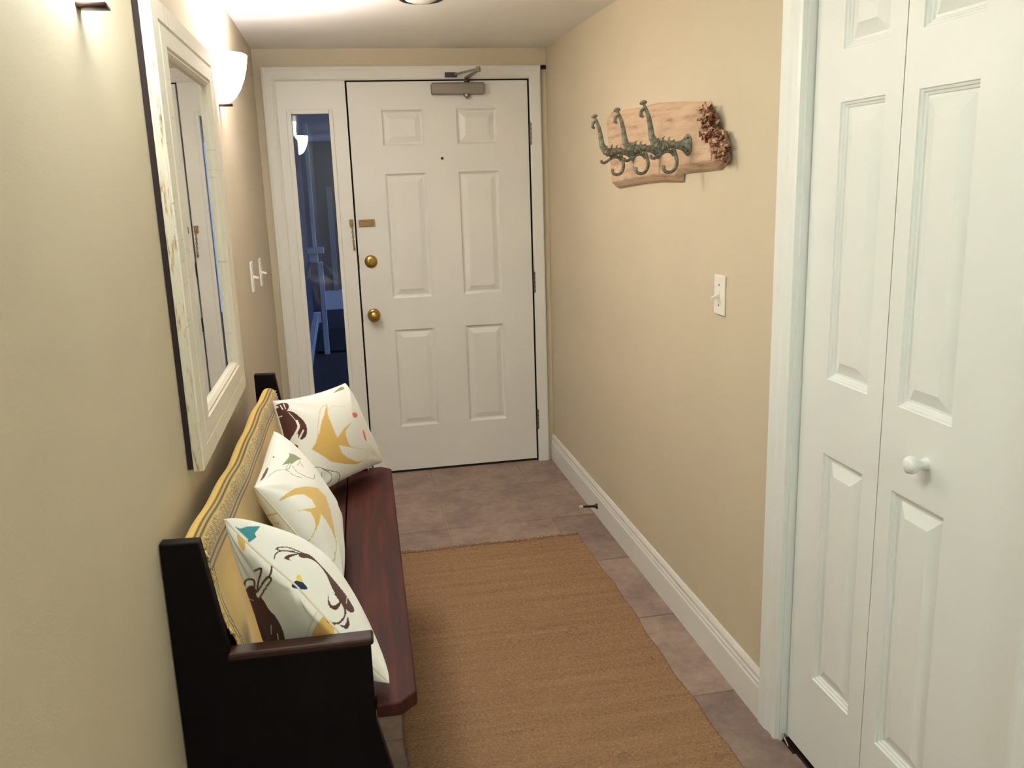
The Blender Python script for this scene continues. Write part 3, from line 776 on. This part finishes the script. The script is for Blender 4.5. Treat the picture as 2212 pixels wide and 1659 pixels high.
printsA = [
 ('p', A_((180,460),(290,405),(420,410),(520,480),(590,560),(612,640),(600,720),(545,765),(500,745),(495,690),(440,740),(350,830),(290,770),(240,650),(195,540)), BRN, 0),
 ('p', A_((150,385),(250,310),(350,300),(380,350),(340,410),(250,440),(180,470)), BRN, 0),
 ('p', A_((390,860),(460,830),(500,860),(470,920),(430,890)), BRN, 0),
 ('p', A_((200,330),(150,300),(120,360),(190,380),(250,350)), WHITE, 0),
 ('l', A_((270,330),(300,380)), WHITE, 2.0), ('l', A_((310,310),(335,370)), WHITE, 2.0),
 ('l', A_((480,530),(505,600),(470,680),(420,760),(380,830)), WHITE, 5.0), ('l', A_((200,500),(290,465)), WHITE, 2.0),
 ('l', A_((565,650),(510,760)), WHITE, 3.2), ('l', A_((380,425),(440,490),(475,540)), WHITE, 1.2), ('l', A_((440,830),(430,900)), WHITE, 1.8),
 ('q', A_((868,310),(880,450),(930,580),(1000,750),(1090,620),(1180,550),(1110,640),(1110,730),(1160,850),(1250,880),(1020,840),(1060,940),(1150,1010),(1250,1050),(1350,1030),(1240,1085),(1100,1080),(920,1050),(820,980),(670,890),(720,820),(755,700),(790,560),(830,440)), YEL, 0),
 ('l', A_((830,440),(790,560),(770,690)), WHITE, 1.5),
 ('l', A_((868,310),(790,370),(755,560),(745,700)), OLIVE, 1.1), ('l', A_((870,400),(960,340),(1100,345)), LEMON, .9),
 ('l', A_((1110,640),(1180,550)), OLIVE, 1.2), ('l', A_((1250,880),(1350,900),(1390,960),(1350,1030)), LEMON, .9),
 ('p', A_((1190,430),(1240,425),(1260,460),(1220,490)), CORAL, 0), ('p', A_((1320,640),(1350,680),(1375,790),(1345,750)), CORAL, 0),
 ('p', A_((950,170),(1050,90),(1090,118),(1010,150)), GRN, 0),
 ('l', A_((650,1130),(760,1120),(850,1160),(920,1210),(920,1290),(830,1370)), LINE, 1.5),
 ('l', A_((850,1150),(930,1170),(1010,1190),(1030,1240),(1000,1320),(900,1380),(830,1370)), LINE, 1.5),
 ('l', A_((800,1190),(800,1320)), LINE, 1.6), ('l', A_((760,1210),(770,1290)), LINE, 1.1), ('l', A_((710,1160),(710,1210)), LINE, .9),
 ('l', A_((980,1330),(1070,1370)), LINE, .9), ('p', A_((815,1370),(880,1380),(910,1420),(855,1440)), GRN, 0)]
printsB = [
 ('q', B_((320,760),(400,680),(500,620),(620,600),(720,620),(800,700),(850,850),(880,1000),(905,1150),(860,1040),(810,950),(755,880),(730,980),(690,1060),(640,1140),(690,1040),(700,1000),(690,930),(650,860),(580,840),(480,855),(590,830),(705,812),(660,730),(580,680),(500,685),(400,720)), YEL, 0),
 ('l', B_((895,1100),(905,1200),(880,1330),(780,1400)), OLIVE, 1.3), ('l', B_((890,1250),(890,1330),(840,1420)), OLIVE, 1.3),
 ('l', B_((700,1020),(660,1110),(600,1160),(530,1190)), OLIVE, 1.3),
 ('p', B_((150,545),(210,425),(228,430),(195,505)), BRN, 0), ('p', B_((270,315),(285,300),(288,315)), BRN, 0),
 ('q', A_((385,940),(450,960),(545,1015),(490,1030),(430,1070),(370,1075),(290,1098),(350,1030),(385,985)), GRN, 0),
 ('l', B_((430,375),(405,430)), LINE, 1.1), ('l', B_((460,370),(430,430),(405,430)), LINE, 1.1), ('l', B_((545,350),(520,395)), LINE, 1.1),
 ('l', B_((220,510),(300,450),(400,440),(480,490),(560,515)), LINE, .9), ('l', B_((470,400),(520,460),(620,510),(680,525),(685,480)), LINE, .9), ('l', B_((545,360),(580,415)), LINE, .9)]
backB = [('l', B_((180,910),(230,890),(320,870)), YEL, 3), ('l', B_((240,985),(330,970)), YEL, 3)]
front_C = [   # far side
 ('q', C_((190,195),(260,215),(330,195),(480,190),(440,240),(415,275),(435,310),(400,340),(360,370),(290,290)), TEAL, 0),
 ('l', C_((635,555),(650,505),(700,470),(800,470),(930,500)), BRN, 2.6), ('l', C_((650,445),(690,428),(800,430),(950,490)), BRN, 2.4),
 ('l', C_((655,440),(700,462),(860,470)), BRN, 2.2), ('p', C_((745,550),(800,510),(930,495),(800,545),(830,575)), BRN, 0),
 ('p', C_((915,490),(1030,510),(1150,620),(1250,730),(1350,850),(1450,980),(1530,1120),(1500,1160),(1440,1120),(1380,1050),(1330,980),(1290,920),(1230,760),(1150,640),(1050,560),(930,540)), BRN, 0),
 ('l', C_((1450,990),(1440,1050)), WHITE, 2), ('l', C_((1215,740),(1265,860),(1310,945)), WHITE, 2),
 ('p', C_((1240,950),(1235,1040),(1260,1100),(1330,1130),(1380,1060),(1390,1000),(1350,1050),(1290,1080),(1250,1020)), BRN, 0),
 ('p', C_((1390,1050),(1420,1150),(1390,1230),(1330,1270),(1220,1250),(1280,1290),(1370,1280),(1430,1210),(1440,1120)), BRN, 0),
 ('p', C_((1365,1290),(1430,1300),(1455,1200),(1480,1290),(1440,1345)), BRN, 0),
 ('p', C_((830,850),(880,800),(950,815),(1005,895),(860,885)), NAVY, 0), ('p', C_((880,790),(910,730),(955,810)), LEMON, 0)]
near_C = [
 ('p', C_((300,930),(350,860),(420,870),(440,980),(500,1000),(580,1130),(640,1190),(700,1290),(740,1390),(750,1500),(640,1560),(530,1500),(420,1320),(330,1150),(280,1050),(270,980)), BRN, 0),
 ('l', C_((290,900),(310,810),(350,785),(405,795),(415,860)), BRN, 4.5), ('l', C_((440,930),(455,820),(490,670),(415,690)), BRN, 4.5),
 ('l', C_((450,920),(520,810),(590,730),(610,630)), BRN, 4.2), ('l', C_((480,980),(540,880),(600,790),(560,760),(500,830)), BRN, 4.2),
 ('l', C_((600,1290),(600,1400)), WHITE, 1.0), ('l', C_((670,1390),(680,1460)), WHITE, 1.4), ('l', C_((330,1000),(400,1020)), WHITE, 1.0),
 ('q', C_((200,1060),(290,1090),(400,1290),(545,1540),(400,1560),(260,1330)), YEL, 0),
 ('p', C_((220,280),(300,340),(300,470),(240,400)), YEL, 0), ('p', C_((1150,1240),(1220,1200),(1300,1300),(1280,1420),(1050,1460)), YEL, 0),
 ('l', C_((1110,1150),(1040,1300),(1000,1420)), YEL, 1.6), ('l', C_((1130,1260),(1060,1390)), YEL, 1.6),
 ('p', C_((1220,1250),(1280,1290),(1370,1280),(1330,1270)), BRN, 0),
 ('p', C_((830,850),(880,800),(950,815),(1005,895),(860,885)), NAVY, 0), ('p', C_((880,790),(910,730),(955,810)), LEMON, 0)]
GP = 'printed pillows on the bench'
pillow('throw_pillow', [(.112, -1.845, .885), (.335, -1.665, .885), (.440, -1.640, .592), (.165, -2.010, .588)], .080,
       'white pillow with crab and yellow starfish print at the far end of the bench', GP, printsA, side=-1, puff=(1.0, .6))
pillow('throw_pillow', [(.122, -2.605, .864), (.134, -2.14, .866), (.278, -2.12, .588), (.296, -2.62, .590)], .070,
       'white pillow with green leaf and yellow print leaning on the bench back between two others', GP, printsB, back=backB, side=-1, puff=(1.0, .9))
pillow('throw_pillow', [(.110, -3.000, .940), (.226, -3.000, .792), (.385, -3.042, .590), (.150, -2.90, .592)], .135,
       'white pillow with brown crabs and teal shape against the near arm of the bench', GP, front_C, back=near_C, side=1, puff=(1.0, .28), sag=(0, .03, 0))

# ------------------------------------------------------------------ yellow throw over the bench back
def throw():
    ns, nt_ = 150, 330
    # section (x,z) in bench coordinates from behind the back, over the top, down the front to the seat
    sec = [(.046, .70), (.036, .80), (.030, .855), (.033, .872), (.042, .880), (.056, .879), (.066, .868), (.071, .84), (.079, .78), (.088, .71), (.098, .64), (.116, .578), (.150, .566)]
    sp = np.array(spline(sec, 12)); d = np.r_[0, np.cumsum(np.hypot(*np.diff(sp, axis=0).T))]
    s = np.linspace(0, d[-1], ns); X_ = np.interp(s, d, sp[:, 0]); Z_ = np.interp(s, d, sp[:, 1])
    t = np.linspace(0, 1, nt_); ya, yb = .034, 1.405
    S, Tt = np.meshgrid(np.arange(ns), t); Sd = s[S]
    Yg = ya+(yb-ya)*Tt+.006*np.sin(Sd*30)*(Tt > .97)+.004*np.sin(Sd*55)*(Tt < .03)
    front = np.clip((Sd-.28)/.1, 0, 1)
    fold = .008*(1+np.sin(Tt*17+Sd*5))*np.clip((Sd-.28)/.12, 0, 1)+.003*np.sin(Tt*41+2+Sd*7)
    Xg = X_[S]+front*(fold+.006); Zg = Z_[S]+(.005*np.sin(Tt*9+1)+.003*np.sin(Tt*27)+.024*(1-Tt)**2)*np.clip((Z_[S]-.80)/.06, 0, 1)
    P = bw(np.stack([Xg, Yg, Zg], -1).reshape(-1, 3))
    st_ = d[np.argmax(sp[:, 1])]                   # arc length at the crest
    col = np.tile(np.array(lin(216, 180, 92)), (P.shape[0], 1))
    a = (Sd-st_).ravel(); yy = Yg.ravel()
    dark = lin(44, 34, 24)
    b0, b1 = .000, .060
    band = (a > b0) & (a < b1)
    col[band] = lin(196, 166, 96)
    for c0, c1 in ((b0, b0+.004), (b0+.009, b0+.013), (b1-.013, b1-.009), (b1-.004, b1)): col[(a > c0) & (a < c1)] = dark
    mid = (a > b0+.017) & (a < b1-.017)
    zig = np.abs(((yy/.022) % 1)-.5)*2*.014+b0+.020
    col[mid & (np.abs(((a-zig)/.0075) % 1-.5) < .17)] = lin(104, 84, 54)
    for yc, ac, r, c_ in ((1.36, -.030, .020, lin(206, 84, 58)), (1.28, -.034, .02, lin(52, 110, 92)), (1.02, -.030, .016, lin(130, 50, 50)), (.84, -.028, .015, lin(40, 44, 44)), (.62, -.03, .014, lin(206, 84, 58)), (.30, -.03, .016, lin(52, 110, 92)), (1.15, -.04, .02, lin(206, 84, 58))):
        col[((yy-yc)/r)**2+((a-ac)/(r*.7))**2 < 1] = c_
    e = np.minimum(yy-ya, yb-yy)
    col[(a > b1) & (e > .012) & (e < .016)] = dark; col[(a > b1) & (e > .024) & (e < .028)] = dark
    idx = np.arange(ns*nt_).reshape(nt_, ns)
    F = np.stack([idx[:-1, :-1], idx[:-1, 1:], idx[1:, 1:], idx[1:, :-1]], -1).reshape(-1, 4)
    org = np.array([P[:, 0].mean(), P[:, 1].mean(), P[:, 2].min()])
    root = empty('throw_blanket', org, 'yellow woven throw with black striped band draped over the bench back', 'blanket')
    o = np_mesh('cloth', P-org, F, M['throw'], root)
    at = o.data.color_attributes.new('print', 'FLOAT_COLOR', 'POINT'); at.data.foreach_set('color', col.astype(np.float32).ravel())
    sd = o.modifiers.new('thickness', 'SOLIDIFY'); sd.thickness = .005; sd.offset = 1
    # frayed ends
    r9 = random.Random(9); f = MB()
    for end, sgn in ((0, -1), (nt_-1, 1)):
        for i in range(40, ns-6, 1):
            p_ = P[end*ns+i]
            if r9.random() < .75:
                q = p_+np.array([r9.uniform(.002, .010), sgn*r9.uniform(.004, .012), r9.uniform(-.006, .004)])
                f.tube([tuple(p_+np.array([.003, 0, 0])), tuple(q)], [.0022, .0012], 5)
    tag(f.build('fringe', M['yarn'], root, smooth=True), kind='stuff')
M['yarn'] = paint('yellow_yarn', lin(214, 186, 120), .95, 0, 1, .1)
throw()
